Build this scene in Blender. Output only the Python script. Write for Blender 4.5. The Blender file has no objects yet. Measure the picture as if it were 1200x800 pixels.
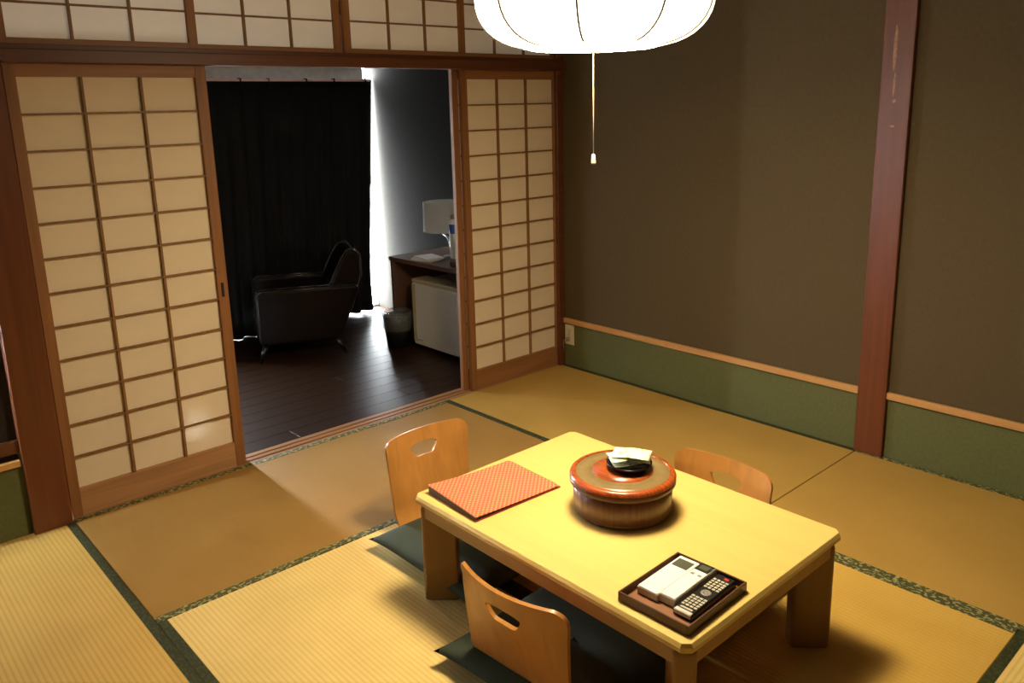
import bpy, bmesh, math, random
from mathutils import Vector, Matrix
random.seed(7)
PI = math.pi
sc = bpy.context.scene

# ------------------------------------------------------------------ camera
cam_d = bpy.data.cameras.new('camera')
cam = bpy.data.objects.new('camera', cam_d)
sc.collection.objects.link(cam)
sc.camera = cam
yaw, pitch, roll = 0.732971525, 0.225321165, -0.0252802268
fwd = Vector((math.sin(yaw)*math.cos(pitch), math.cos(yaw)*math.cos(pitch), -math.sin(pitch)))
rt = Vector((math.cos(yaw), -math.sin(yaw), 0))
up = rt.cross(fwd)
R = math.cos(roll)*rt + math.sin(roll)*up
U = -math.sin(roll)*rt + math.cos(roll)*up
M = Matrix((R, U, -fwd)).transposed().to_4x4()
M.translation = Vector((-3.38538368, -3.30917174, 1.51808875))
cam.matrix_world = M
cam_d.sensor_fit = 'HORIZONTAL'
cam_d.sensor_width = 36
cam_d.lens = 953.76/1200*36
cam_d.shift_y = -54.97/1200
cam_d.clip_start = 0.02

# ------------------------------------------------------------------ sky, exposure, light outside
w = bpy.data.worlds.new('world'); sc.world = w
w.use_nodes = True
bg = w.node_tree.nodes['Background']
bg.inputs[0].default_value = (0.90, 0.96, 1.0, 1)
bg.inputs[1].default_value = 165.0
sc.view_settings.view_transform = 'Standard'
sc.view_settings.look = 'None'
sc.view_settings.gamma = 1
sc.view_settings.exposure = 0.0
LAMP_COL = (1.0, 0.80, 0.50)
SHADE_L, DISC_L = 10.5, 108.0

def portal(name, loc, rot, sx, sy):
    d = bpy.data.lights.new(name, 'AREA'); d.shape = 'RECTANGLE'; d.size = sx; d.size_y = sy
    d.cycles.is_portal = True
    o = bpy.data.objects.new(name, d); sc.collection.objects.link(o)
    o.location = loc; o.rotation_euler = rot
portal('window_daylight', (-1.96, 2.16, 1.0), (-PI/2, 0, 0), 0.22, 2.0)
portal('window_daylight', (0.02, 2.16, 1.0), (-PI/2, 0, 0), 0.18, 2.0)

# a glint of sunlight that slips past the curtain's left edge onto the back of the left shoji
sd = bpy.data.lights.new('sun_glint', 'SPOT'); sd.energy = 2000000; sd.color = (0.42, 0.66, 1.0)
sd.spot_size = math.radians(2.1); sd.spot_blend = 1.0; sd.shadow_soft_size = 0.01
so = bpy.data.objects.new('sun_glint', sd); sc.collection.objects.link(so)
so.location = (-1.93, 2.60, 1.20)
so.rotation_euler = (Vector((-2.212, 0.07, 0.232))-Vector(so.location)).to_track_quat('-Z', 'Y').to_euler()

# ------------------------------------------------------------------ materials
MATS = {}
def nodes_of(name):
    m = bpy.data.materials.new(name); m.use_nodes = True
    nt = m.node_tree
    return m, nt, nt.nodes['Principled BSDF']
def N(nt, t, **k):
    n = nt.nodes.new(t)
    for a, v in k.items(): setattr(n, a, v)
    return n
def ramp(nt, src, c0, c1, p0=0.3, p1=0.7):
    r = N(nt, 'ShaderNodeValToRGB')
    r.color_ramp.elements[0].position = p0; r.color_ramp.elements[0].color = (*c0, 1)
    r.color_ramp.elements[1].position = p1; r.color_ramp.elements[1].color = (*c1, 1)
    nt.links.new(src, r.inputs[0]); return r.outputs[0]
def coords(nt, scale=(1, 1, 1), rot=(0, 0, 0), kind='Object'):
    tc = N(nt, 'ShaderNodeTexCoord'); mp = N(nt, 'ShaderNodeMapping')
    mp.inputs['Scale'].default_value = scale; mp.inputs['Rotation'].default_value = rot
    nt.links.new(tc.outputs[kind], mp.inputs[0]); return mp.outputs[0]
def bump(nt, b, src, strength=0.2, dist=0.002):
    n = N(nt, 'ShaderNodeBump'); n.inputs['Strength'].default_value = strength; n.inputs['Distance'].default_value = dist
    nt.links.new(src, n.inputs['Height']); nt.links.new(n.outputs[0], b.inputs['Normal'])
def plain(name, col, rough=0.6, var=0.12, scale=20, spec=0.4, metal=0.0, bmp=0.0):
    m, nt, b = nodes_of(name)
    no = N(nt, 'ShaderNodeTexNoise'); no.inputs['Scale'].default_value = scale; no.inputs['Detail'].default_value = 5
    nt.links.new(coords(nt), no.inputs['Vector'])
    c = ramp(nt, no.outputs[0], [x*(1-var) for x in col], [min(1, x*(1+var)) for x in col])
    nt.links.new(c, b.inputs['Base Color'])
    b.inputs['Roughness'].default_value = rough; b.inputs['Specular IOR Level'].default_value = spec
    b.inputs['Metallic'].default_value = metal
    if bmp: bump(nt, b, no.outputs[0], bmp)
    return m
def wood(name, col, axis='Z', rough=0.45, var=0.22, spec=0.4, coat=0.0, fine=1.0):
    m, nt, b = nodes_of(name)
    s = {'X': (1.5, 30*fine, 30*fine), 'Y': (30*fine, 1.5, 30*fine), 'Z': (30*fine, 30*fine, 1.5)}[axis]
    no = N(nt, 'ShaderNodeTexNoise'); no.inputs['Scale'].default_value = 1.0; no.inputs['Detail'].default_value = 6
    no.inputs['Distortion'].default_value = 0.6
    nt.links.new(coords(nt, s), no.inputs['Vector'])
    c = ramp(nt, no.outputs[0], [x*(1-var) for x in col], [min(1, x*(1+var)) for x in col])
    nt.links.new(c, b.inputs['Base Color'])
    b.inputs['Roughness'].default_value = rough; b.inputs['Specular IOR Level'].default_value = spec
    b.inputs['Coat Weight'].default_value = coat; b.inputs['Coat Roughness'].default_value = 0.15
    bump(nt, b, no.outputs[0], 0.12, 0.001)
    return m
def tatami_mat(name, col, ridge=0.1):
    # local Y is the mat's long side; ridges run along it, 15 mm apart
    m, nt, b = nodes_of(name)
    wv = N(nt, 'ShaderNodeTexWave'); wv.wave_type = 'BANDS'; wv.bands_direction = 'X'
    wv.inputs['Scale'].default_value = 1/0.0152/ (20/ (2*PI)) ; wv.inputs['Distortion'].default_value = 0.15
    nt.links.new(coords(nt), wv.inputs['Vector'])
    n1 = N(nt, 'ShaderNodeTexNoise'); n1.inputs['Scale'].default_value = 1.0; n1.inputs['Detail'].default_value = 4
    nt.links.new(coords(nt, (6, 260, 1)), n1.inputs['Vector'])
    n2 = N(nt, 'ShaderNodeTexNoise'); n2.inputs['Scale'].default_value = 3.0; n2.inputs['Detail'].default_value = 3
    nt.links.new(coords(nt), n2.inputs['Vector'])
    a = ramp(nt, wv.outputs[0], [x*(1-ridge) for x in col], col, 0.05, 0.6)
    bcol = ramp(nt, n1.outputs[0], (0.965, 0.96, 0.94), (1.02, 1.02, 1.015), 0.3, 0.7)
    ccol = ramp(nt, n2.outputs[0], (0.93, 0.92, 0.90), (1.05, 1.05, 1.05), 0.3, 0.7)
    m1 = N(nt, 'ShaderNodeMix', data_type='RGBA', blend_type='MULTIPLY'); m1.inputs[0].default_value = 1
    nt.links.new(a, m1.inputs[6]); nt.links.new(bcol, m1.inputs[7])
    m2 = N(nt, 'ShaderNodeMix', data_type='RGBA', blend_type='MULTIPLY'); m2.inputs[0].default_value = 1
    nt.links.new(m1.outputs[2], m2.inputs[6]); nt.links.new(ccol, m2.inputs[7])
    nt.links.new(m2.outputs[2], b.inputs['Base Color'])
    b.inputs['Roughness'].default_value = 0.55; b.inputs['Specular IOR Level'].default_value = 0.25
    ad = N(nt, 'ShaderNodeMath', operation='MULTIPLY_ADD')
    ad.inputs[2].default_value = 0
    nt.links.new(n1.outputs[0], ad.inputs[0]); ad.inputs[1].default_value = 0.15; nt.links.new(wv.outputs[0], ad.inputs[2])
    bump(nt, b, ad.outputs[0], 0.35, 0.0012)
    return m
def brocade(name, base, motif, thr=0.52):
    m, nt, b = nodes_of(name)
    v = N(nt, 'ShaderNodeTexNoise'); v.inputs['Scale'].default_value = 1; v.inputs['Detail'].default_value = 1.5
    nt.links.new(coords(nt, (110, 60, 1)), v.inputs['Vector'])
    f = N(nt, 'ShaderNodeTexChecker'); f.inputs['Scale'].default_value = 500
    f.inputs[1].default_value = (.75, .75, .75, 1); f.inputs[2].default_value = (1.1, 1.1, 1.1, 1)
    nt.links.new(coords(nt, rot=(0, 0, PI/4)), f.inputs['Vector'])
    c = ramp(nt, v.outputs[0], base, motif, thr, thr+0.05)
    mx = N(nt, 'ShaderNodeMix', data_type='RGBA', blend_type='MULTIPLY'); mx.inputs[0].default_value = 1
    nt.links.new(c, mx.inputs[6]); nt.links.new(f.outputs[0], mx.inputs[7])
    nt.links.new(mx.outputs[2], b.inputs['Base Color']); b.inputs['Roughness'].default_value = 0.6
    bump(nt, b, v.outputs[0], 0.2, 0.001)
    return m
def emit(name, col, s):
    m = bpy.data.materials.new(name); m.use_nodes = True; nt = m.node_tree
    b = nt.nodes['Principled BSDF']
    b.inputs['Base Color'].default_value = (0.8, 0.78, 0.72, 1)
    b.inputs['Emission Color'].default_value = (*col, 1); b.inputs['Emission Strength'].default_value = s
    b.inputs['Roughness'].default_value = 0.6
    return m
def paper(name, col, tr):
    m = bpy.data.materials.new(name); m.use_nodes = True; nt = m.node_tree
    b = nt.nodes['Principled BSDF']; out = nt.nodes['Material Output']
    no = N(nt, 'ShaderNodeTexNoise'); no.inputs['Scale'].default_value = 8; no.inputs['Detail'].default_value = 8
    nt.links.new(coords(nt), no.inputs['Vector'])
    c = ramp(nt, no.outputs[0], [x*0.96 for x in col], [min(1, x*1.03) for x in col])
    nt.links.new(c, b.inputs['Base Color']); b.inputs['Roughness'].default_value = 0.85; b.inputs['Specular IOR Level'].default_value = 0.1
    t = N(nt, 'ShaderNodeBsdfTranslucent'); nt.links.new(c, t.inputs[0])
    mx = N(nt, 'ShaderNodeMixShader'); mx.inputs[0].default_value = tr
    nt.links.new(b.outputs[0], mx.inputs[1]); nt.links.new(t.outputs[0], mx.inputs[2]); nt.links.new(mx.outputs[0], out.inputs[0])
    return m
def clear_film(name, col=(1, 1, 1), op=0.3):
    m = bpy.data.materials.new(name); m.use_nodes = True; nt = m.node_tree
    b = nt.nodes['Principled BSDF']; b.inputs['Base Color'].default_value = (*col, 1)
    b.inputs['Roughness'].default_value = 0.2; b.inputs['Alpha'].default_value = op
    no = N(nt, 'ShaderNodeTexNoise'); no.inputs['Scale'].default_value = 60
    nt.links.new(coords(nt), no.inputs['Vector']); bump(nt, b, no.outputs[0], 0.8, 0.01)
    return m

M_post = wood('post_wood', (0.135, 0.040, 0.014), 'Z', 0.35, 0.18)
M_beam = wood('beam_wood', (0.115, 0.038, 0.015), 'X', 0.45, 0.2)
M_stile = wood('shoji_frame_wood', (0.27, 0.115, 0.040), 'Z', 0.5, 0.2)
M_railX = wood('shoji_rail_wood', (0.30, 0.13, 0.048), 'X', 0.5, 0.2)
M_lowrail = wood('low_rail_wood', (0.42, 0.22, 0.10), 'X', 0.5, 0.2)  # lighter tone, for the left front panel's bottom rail only
M_bar = wood('lattice_wood', (0.24, 0.115, 0.035), 'Z', 0.55, 0.2)
M_paleX = wood('pale_trim_wood_x', (0.60, 0.33, 0.12), 'X', 0.5, 0.12)
M_paleY = wood('pale_trim_wood_y', (0.56, 0.30, 0.11), 'Y', 0.5, 0.12)
M_thresh = wood('threshold_wood', (0.34, 0.17, 0.075), 'X', 0.45, 0.25)
M_paper = paper('shoji_paper', (0.84, 0.71, 0.53), 0.08)
M_paper2 = paper('transom_paper', (0.90, 0.80, 0.66), 0.085)
M_plaster = plain('olive_plaster', (0.094, 0.070, 0.036), 0.9, 0.06, 60, 0.15, bmp=0.12)
M_plasterd = plain('brown_plaster', (0.075, 0.058, 0.034), 0.9, 0.06, 60, 0.15)
M_dado = plain('green_dado_paper', (0.112, 0.122, 0.048), 0.8, 0.10, 90, 0.2, bmp=0.1)
M_pelmet = plain('pelmet_board', (0.50, 0.47, 0.43), 0.8)
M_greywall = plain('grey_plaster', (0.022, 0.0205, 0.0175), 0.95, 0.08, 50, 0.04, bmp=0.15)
M_ceil = wood('ceiling_board', (0.13, 0.085, 0.045), 'Y', 0.6, 0.15)
M_sub = plain('subfloor', (0.09, 0.06, 0.03), 0.9)
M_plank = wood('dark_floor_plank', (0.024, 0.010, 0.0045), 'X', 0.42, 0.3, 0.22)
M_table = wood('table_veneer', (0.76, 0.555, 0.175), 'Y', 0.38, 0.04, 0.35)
M_tabled = wood('shaded_edge_wood', (0.36, 0.19, 0.055), 'Y', 0.42, 0.12, 0.35)  # darker than the top: weak bounce light is put into the tone
M_tleg = wood('shaded_leg_wood', (0.27, 0.145, 0.045), 'Z', 0.42, 0.10, 0.35)  # leg colour lowered to carry the shade beneath the top
M_ply = wood('bent_plywood', (0.49, 0.22, 0.052), 'Z', 0.33, 0.12, 0.4)
M_cush = plain('dark_green_cushion', (0.034, 0.046, 0.028), 0.75, 0.2, 300, 0.3, bmp=0.3)
M_cord = plain('ivory_cord', (0.40, 0.34, 0.22), 0.5)
M_knob = plain('ivory_plastic', (0.85, 0.75, 0.45), 0.4)
M_white = plain('white_plastic', (0.85, 0.85, 0.84), 0.35, 0.02)
M_wside = plain('ivory_side_plastic', (0.62, 0.56, 0.42), 0.4, 0.03)
M_black = plain('black_plastic', (0.012, 0.012, 0.012), 0.35, 0.1)
M_lcd = plain('lcd_grey', (0.10, 0.105, 0.075), 0.25, 0.04)
M_lcdd = plain('lcd_dark', (0.03, 0.032, 0.028), 0.2, 0.04)
M_key = plain('grey_key_rubber', (0.55, 0.52, 0.42), 0.5, 0.05)
M_gkey = plain('small_grey_key', (0.30, 0.28, 0.24), 0.5, 0.05)
M_red = plain('red_key', (0.75, 0.05, 0.04), 0.4, 0.05)
M_trayf = wood('tray_floor_wood', (0.26, 0.11, 0.045), 'X', 0.45, 0.15)
M_trays = wood('tray_side_wood', (0.10, 0.045, 0.020), 'X', 0.4, 0.15)
M_leather = plain('dark_brown_leather', (0.0045, 0.0022, 0.0018), 0.32, 0.25, 40, 0.10, bmp=0.1)
M_bleg = plain('black_lacquer_leg', (0.010, 0.008, 0.007), 0.2, 0.1)
M_curt = plain('black_curtain', (0.009, 0.0085, 0.0085), 0.9, 0.2, 80, 0.1)
M_pink = plain('pink_curtain_rail', (0.78, 0.50, 0.48), 0.4, 0.05)
M_chrome = plain('steel', (0.6, 0.6, 0.6), 0.25, 0.03, metal=1.0)
M_desk = wood('walnut_desk', (0.105, 0.052, 0.034), 'Y', 0.35, 0.2)
M_fridge = plain('white_fridge_enamel', (0.64, 0.62, 0.57), 0.35, 0.03)
M_fridget = plain('yellowed_fridge_plastic', (0.42, 0.36, 0.22), 0.5, 0.05)
M_bag = clear_film('clear_bin_liner', (0.35, 0.35, 0.34), 0.22)
M_shade2 = paper('white_desk_lamp_shade', (0.68, 0.66, 0.62), 0.2)
M_blue = plain('blue_print', (0.02, 0.08, 0.42), 0.4)
M_sheet = plain('white_paper', (0.68, 0.67, 0.63), 0.7, 0.04)
M_dark = plain('dark_gap', (0.015, 0.010, 0.008), 0.8)
M_wf = plain('white_window_frame', (0.6, 0.62, 0.62), 0.4)
M_palep = plain('pale_closet_panel', (0.16, 0.13, 0.10), 0.6)

# ------------------------------------------------------------------ mesh helpers
def bx(bm, x0, x1, y0, y1, z0, z1, bev=0.0, seg=1):
    t = bmesh.new()
    bmesh.ops.create_cube(t, size=1)
    for v in t.verts:
        v.co = Vector(((x0+x1)/2+v.co.x*(x1-x0), (y0+y1)/2+v.co.y*(y1-y0), (z0+z1)/2+v.co.z*(z1-z0)))
    if bev: bmesh.ops.bevel(t, geom=t.edges[:], offset=bev, segments=seg, affect='EDGES', profile=0.5)
    merge(bm, t)
def merge(bm, t, mat=None):
    vs = {}
    for v in t.verts: vs[v] = bm.verts.new(mat @ v.co if mat else v.co)
    for f in t.faces:
        try:
            nf = bm.faces.new([vs[v] for v in f.verts]); nf.smooth = f.smooth; nf.material_index = f.material_index
        except ValueError: pass
    t.free()
def prism(bm, pts, h0, h1, plane='XY', bev=0.0):
    t = bmesh.new()
    def P(a, b, h): return {'XY': (a, b, h), 'XZ': (a, h, b), 'YZ': (h, a, b)}[plane]
    lo = [t.verts.new(P(a, b, h0)) for a, b in pts]; hi = [t.verts.new(P(a, b, h1)) for a, b in pts]
    t.faces.new(lo); t.faces.new(hi)
    n = len(pts)
    for i in range(n): t.faces.new((lo[i], lo[(i+1) % n], hi[(i+1) % n], hi[i]))
    bmesh.ops.recalc_face_normals(t, faces=t.faces[:])
    if bev: bmesh.ops.bevel(t, geom=t.edges[:], offset=bev, segments=2, affect='EDGES', profile=0.5)
    merge(bm, t)
def lathe(bm, prof, n=48, rfun=None, c=(0, 0, 0), caps=True):
    rings = []
    for r, z in prof:
        rings.append([bm.verts.new((c[0]+(rfun(r, 2*PI*i/n) if rfun else r)*math.cos(2*PI*i/n),
                                    c[1]+(rfun(r, 2*PI*i/n) if rfun else r)*math.sin(2*PI*i/n), c[2]+z)) for i in range(n)])
    for a, b in zip(rings[:-1], rings[1:]):
        for i in range(n):
            f = bm.faces.new((a[i], a[(i+1) % n], b[(i+1) % n], b[i])); f.smooth = True
    if caps:
        bm.faces.new(rings[0][::-1]); bm.faces.new(rings[-1])
def tube(bm, pts, r, n=8, r1=None):
    pts = [Vector(p) for p in pts]; rings = []
    for i, p in enumerate(pts):
        d = (pts[min(i+1, len(pts)-1)]-pts[max(i-1, 0)]).normalized()
        a = d.orthogonal().normalized() if i == 0 else (prev - prev.dot(d)*d).normalized()
        prev = a; b = d.cross(a)
        rr = r if r1 is None else r+(r1-r)*i/(len(pts)-1)
        rings.append([bm.verts.new(p+rr*(math.cos(2*PI*k/n)*a+math.sin(2*PI*k/n)*b)) for k in range(n)])
    for a, b in zip(rings[:-1], rings[1:]):
        for k in range(n):
            f = bm.faces.new((a[k], a[(k+1) % n], b[(k+1) % n], b[k])); f.smooth = True
    bm.faces.new(rings[0][::-1]); bm.faces.new(rings[-1])
def obj(name, bm, mat, parent=None, loc=None, rz=0):
    bmesh.ops.recalc_face_normals(bm, faces=bm.faces[:])
    me = bpy.data.meshes.new(name); bm.to_mesh(me); bm.free()
    me.materials.append(mat)
    o = bpy.data.objects.new(name, me); sc.collection.objects.link(o)
    if parent: o.parent = parent
    if loc: o.location = loc
    o.rotation_euler = (0, 0, rz)
    return o
def inst(name, src, parent, loc, rot=(0, 0, 0)):
    o = bpy.data.objects.new(name, src.data); sc.collection.objects.link(o); o.parent = parent
    o.location = loc; o.rotation_euler = rot; return o
def box(name, mat, x0, x1, y0, y1, z0, z1, parent=None, bev=0.0, seg=1, org=True):
    cx, cy, cz = (x0+x1)/2, (y0+y1)/2, (z0+z1)/2
    bm = bmesh.new(); bx(bm, x0-cx, x1-cx, y0-cy, y1-cy, z0-cz, z1-cz, bev, seg)
    return obj(name, bm, mat, parent, (cx, cy, cz))
def thing(name, label, cat, loc=(0, 0, 0), rz=0, group=None):
    o = bpy.data.objects.new(name, None); sc.collection.objects.link(o)
    o.empty_display_size = 0.05
    o.location = loc; o.rotation_euler = (0, 0, rz)
    return tag(o, label, cat, group)
def tag(o, label, cat, group=None):
    o['label'] = label; o['category'] = cat
    if group: o['group'] = group
    return o
def struct(name, loc=(0, 0, 0)):
    o = bpy.data.objects.new(name, None); sc.collection.objects.link(o); o.location = loc
    o.empty_display_size = 0.05
    o['kind'] = 'structure'; return o
def S(o, label=None):
    o['kind'] = 'structure'
    if label: o['label'] = label
    return o
def smooth(o):
    for p in o.data.polygons: p.use_smooth = True
    return o

# ------------------------------------------------------------------ room shell
RW = 3.64
CH = 2.40
S(box('floor', M_sub, -RW, 0, -RW, 0.0, -0.12, -0.055))
S(box('ceiling', M_ceil, -RW-0.1, 0.1, -RW-0.1, 0.12, CH, CH+0.05))
wr = S(box('wall_right', M_plaster, 0.0, 0.10, -RW, 0.10, -0.12, CH), 'olive brown plaster wall above a green dado')
def world_child(name, mat, parent, x0, x1, y0, y1, z0, z1, bev=0.0):
    o = box(name, mat, x0, x1, y0, y1, z0, z1, parent, bev)
    o.location = Vector(o.location)-Vector(parent.location); return o
world_child('dado_panel', M_dado, wr, -0.004, 0.0, -1.805, -0.02, 0.0, 0.262)['label'] = 'green paper dado'
world_child('dado_panel', M_dado, wr, -0.004, 0.0, -RW, -1.94, 0.0, 0.262)
S(box('wall_left', M_plasterd, -RW-0.1, -RW, -RW, 0.0, -0.12, CH))
S(box('wall_front', M_plasterd, -RW-0.1, 0.1, -RW-0.1, -RW, -0.12, CH))
# chair rails (pale wood) and the posts
S(box('trim_1', M_paleY, -0.018, 0.0, -1.812, -0.012, 0.262, 0.292, bev=0.002), 'pale wood rail over the green dado, left of the post')
S(box('trim_2', M_paleY, -0.018, 0.0, -RW, -1.935, 0.268, 0.298, bev=0.002), 'pale wood rail over the green dado, right of the post')
post = S(box('trim_3', M_post, -0.022, 0.02, -1.935, -1.812, 0.0, CH, bev=0.003), 'reddish brown wooden wall post with pale scuffs')
for (yy, z0, z1, wd) in ((-1.862, 1.62, 1.80, .014), (-1.868, 1.52, 1.62, .009), (-1.872, 1.50, 1.515, .014), (-1.872, 1.405, 1.413, .018)):
    bm = bmesh.new()
    prism(bm, [(wd*0.5*math.cos(a_*PI/8)*(1+.25*math.sin(a_*2.3)), (z1-z0)*0.5*math.sin(a_*PI/8)) for a_ in range(16)], -0.0003, 0.0003, 'YZ')
    o = obj('scuff', bm, plain('scuffed_wood', (0.34, 0.15, 0.065), 0.4, 0.35, 60), post,
            Vector((-0.0225, yy, (z0+z1)/2))-Vector(post.location))
S(box('trim_4', M_beam, -0.05, -0.002, -0.022, -0.002, 0.0, CH, bev=0.002), 'slim corner post beside the right shoji')
lp = S(box('trim_5', M_post, -2.868, -2.736, -0.03, 0.10, 0.0, CH, bev=0.003), 'broad reddish brown post left of the left shoji')
S(box('trim_10', M_post, -2.738, -2.703, 0.056, 0.100, 0.0, 1.757), 'narrow added strip blocking leaked daylight beside the broad post')  # added filler behind the panel edge, keeps stray daylight out
# lintel with two tracks, threshold with two grooves
kb = bmesh.new(); bx(kb, -2.736, 0, -0.045, 0.015, 1.712, 1.757, 0.002); bx(kb, -2.736, 0, 0.015, 0.11, 1.720, 1.757)
S(obj('trim_6', kb, M_beam), 'brown lintel over the sliding shoji')
kb = bmesh.new(); bx(kb, -2.736, 0, -0.03, 0.10, 1.757, 1.775, 0.002)
S(obj('trim_7', kb, M_beam), 'brown sill beam under the paper transoms')
tb = bmesh.new()
for a, b, z in ((0.0, 0.017, 0.0), (0.017, 0.033, -0.004), (0.033, 0.057, 0.0), (0.057, 0.073, -0.004), (0.073, 0.105, 0.0)):
    bx(tb, -2.736, 0.0, a, b, -0.05, z)
S(obj('trim_8', tb, M_thresh), 'grooved wooden threshold under the shoji')

# wall left of the left post with its closet front
wb = struct('wall_back', (-3.26, 0.0, 0))
def wbc(name, mat, *a, bev=0.0): return world_child(name, mat, wb, *a, bev=bev)
wbc('dado_panel', M_dado, -RW, -2.868, -0.004, 0.06, 0.0, 0.275)
wbc('plaster_panel', M_plaster, -RW, -2.868, 0.05, 0.10, 0.0, CH)
wbc('chair_rail', M_paleX, -RW, -2.874, -0.022, 0.0, 0.278, 0.302, bev=0.002)
wbc('sill_board', M_beam, -RW, -2.868, -0.008, 0.06, 0.325, 0.375, bev=0.002)
wbc('closet_panel', M_palep, -RW, -2.925, 0.035, 0.045, 0.42, 1.712)
wbc('closet_rail', M_thresh, -RW, -2.905, 0.012, 0.034, 0.375, 0.425)
wbc('closet_stile', M_dark, -2.925, -2.868, 0.010, 0.034, 0.375, 1.712)
for k in range(3): wbc('closet_slat', M_dark, -RW, -2.935, 0.028, 0.034, 0.475+0.022*k, 0.483+0.022*k)
wbc('upper_wall', M_plaster, -RW, -2.868, 0.0, 0.05, 1.712, CH)

# ------------------------------------------------------------------ shoji
DW = 0.70
def grid_panel(name, x0, yc, z0, z1, wdt, stile, top, bottom, cols, rows, pmat, fr, rl, th=0.026, rowh=None):
    """one sliding panel: two stiles, two rails, lattice bars and a paper pane per cell"""
    d = struct(name, (x0+wdt/2, yc, z0))
    X0, X1 = -wdt/2, wdt/2; H = z1-z0
    for a, b in ((X0, X0+stile), (X1-stile, X1)):
        box('stile', fr, a, b, -th/2, th/2, 0, H, d, 0.0015)
    box('top_rail', rl, X0+stile, X1-stile, -th/2+.002, th/2-.002, H-top, H, d)
    box('bottom_rail', M_lowrail if name == 'door_1' else rl, X0+stile, X1-stile, -th/2+.002, th/2-.002, 0, bottom, d)
    ix0, ix1, iz0, iz1 = X0+stile, X1-stile, bottom, H-top
    cw, rh = (ix1-ix0)/cols, (iz1-iz0)/rows
    v0 = None
    for i in range(1, cols):
        if v0 is None:
            v0 = box('vertical_bar', M_bar, ix0+i*cw-.0045, ix0+i*cw+.0045, -th/2+.003, 0.004, iz0, iz1, d)
        else: inst('vertical_bar', v0, d, (ix0+i*cw, v0.location.y, v0.location.z))
    h0 = None
    for k in range(1, rows):
        if h0 is None: h0 = box('horizontal_bar', M_bar, ix0, ix1, -th/2+.0045, 0.002, iz0+k*rh-.0038, iz0+k*rh+.0038, d)
        else: inst('horizontal_bar', h0, d, (h0.location.x, h0.location.y, iz0+k*rh))
    p0 = None
    for i in range(cols):
        for k in range(rows):
            c = (ix0+(i+.5)*cw, 0.005, iz0+(k+.5)*rh)
            if p0 is None:
                    bm = bmesh.new(); bm.faces.new([bm.verts.new((a_*cw/2, 0, b_*rh/2)) for a_, b_ in ((-1, -1), (1, -1), (1, 1), (-1, 1))])
                    p0 = obj('paper_pane', bm, pmat, d, c)
            else: inst('paper_pane', p0, d, c)
    return d
doors = [(-2.733, 0.025, 'shoji panel in front at the left of the opening, finger pull on its right stile'),
         (-2.700, 0.065, 'shoji panel stacked behind the left one'),
         (-0.705, 0.025, 'shoji panel in front at the right of the opening, by the green dado wall'),
         (-0.735, 0.065, 'shoji panel stacked behind the right one, only its edge showing')]
for n, (x, y, lb) in enumerate(doors):
    wd = 0.705 if n == 0 else 0.70 if n < 3 else 0.70
    d = grid_panel('door_%d' % (n+1), x+(0.006 if n == 0 else 0), y, -0.001, 1.722, wd, 0.038, 0.055, 0.112, 3, 12, M_paper, M_stile, M_railX)
    d['label'] = lb
    if n == 0:
        bm = bmesh.new(); bx(bm, -0.006, 0.006, -0.0015, 0.0015, -0.03, 0.03)
        obj('finger_pull', bm, M_dark, d, (wd/2-.019, -0.0135, 0.80))['label'] = 'dark recessed finger pull'
TW = 0.695
for n, (x, y) in enumerate(((-2.735, 0.01), (-2.065, 0.045), (-1.375, 0.01), (-0.690, 0.045))):
    y2 = y
    d = grid_panel('window_%d' % (n+1), x, y2, 1.775, 2.30, TW if n < 3 else 0.69, 0.034, 0.03, 0.022, 3, 4, M_paper2, M_stile, M_railX, th=0.024)
    d['label'] = ['leftmost paper transom above the left shoji', 'second paper transom from the left', 'third paper transom from the left',
                  'rightmost paper transom, partly behind the round lamp'][n]
S(box('wall_back', M_plaster, -2.736, 0.0, 0.0, 0.10, 2.30, CH))

# ------------------------------------------------------------------ tatami mats
T_light = tatami_mat('bright_sheen_rush', (0.86, 0.64, 0.24), 0.14)  # mat tones carry the rush sheen, which changes with the lay
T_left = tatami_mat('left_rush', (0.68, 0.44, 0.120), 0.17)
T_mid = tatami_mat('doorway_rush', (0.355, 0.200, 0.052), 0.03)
T_dark = tatami_mat('low_sheen_rush', (0.50, 0.31, 0.078), 0.02)
T_mid2 = tatami_mat('mid_sheen_rush', (0.66, 0.42, 0.095), 0.05)
B_pat = brocade('figured_border', (0.065, 0.075, 0.020), (0.42, 0.38, 0.17), 0.53)
B_drk = brocade('sheenless_border', (0.030, 0.036, 0.012), (0.055, 0.068, 0.022), 0.5)  # same brocade, darkened where its motif catches no sheen
HW = 0.030
def tatami(x0, x1, y0, y1, along, mat, bl, bh, label):
    """along = long axis; bl / bh = cloth of the border on the low / high side"""
    g = 0.0015
    L, Wd = (x1-x0, y1-y0) if along == 'X' else (y1-y0, x1-x0)
    t = thing('tatami_mat', label, 'tatami mat', ((x0+x1)/2, (y0+y1)/2, -0.055), -PI/2 if along == 'X' else 0, 'tatami mats covering the floor')
    bm = bmesh.new(); bx(bm, -Wd/2+g, Wd/2-g, -L/2+g, L/2-g, 0, 0.055, 0.002)
    obj('rush_cover', bm, mat, t)
    # local -X is the low-x side for Y mats; for X mats (turned -90) local +X points to -y
    for s, m in ((-1, bl), (1, bh)):
        bm = bmesh.new()
        a, b = (-Wd/2+g/2, -Wd/2+HW) if s < 0 else (Wd/2-HW, Wd/2-g/2)
        bx(bm, a, b, -L/2+g, L/2-g, 0.050, 0.0562, 0.0006)
        obj('cloth_border', bm, m, t)
    return t
W = 0.91
tatami(-W, 0, -2*W, 0, 'Y', T_dark, B_drk, B_drk, 'golden tatami mat in the far right corner along the green dado')
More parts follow.
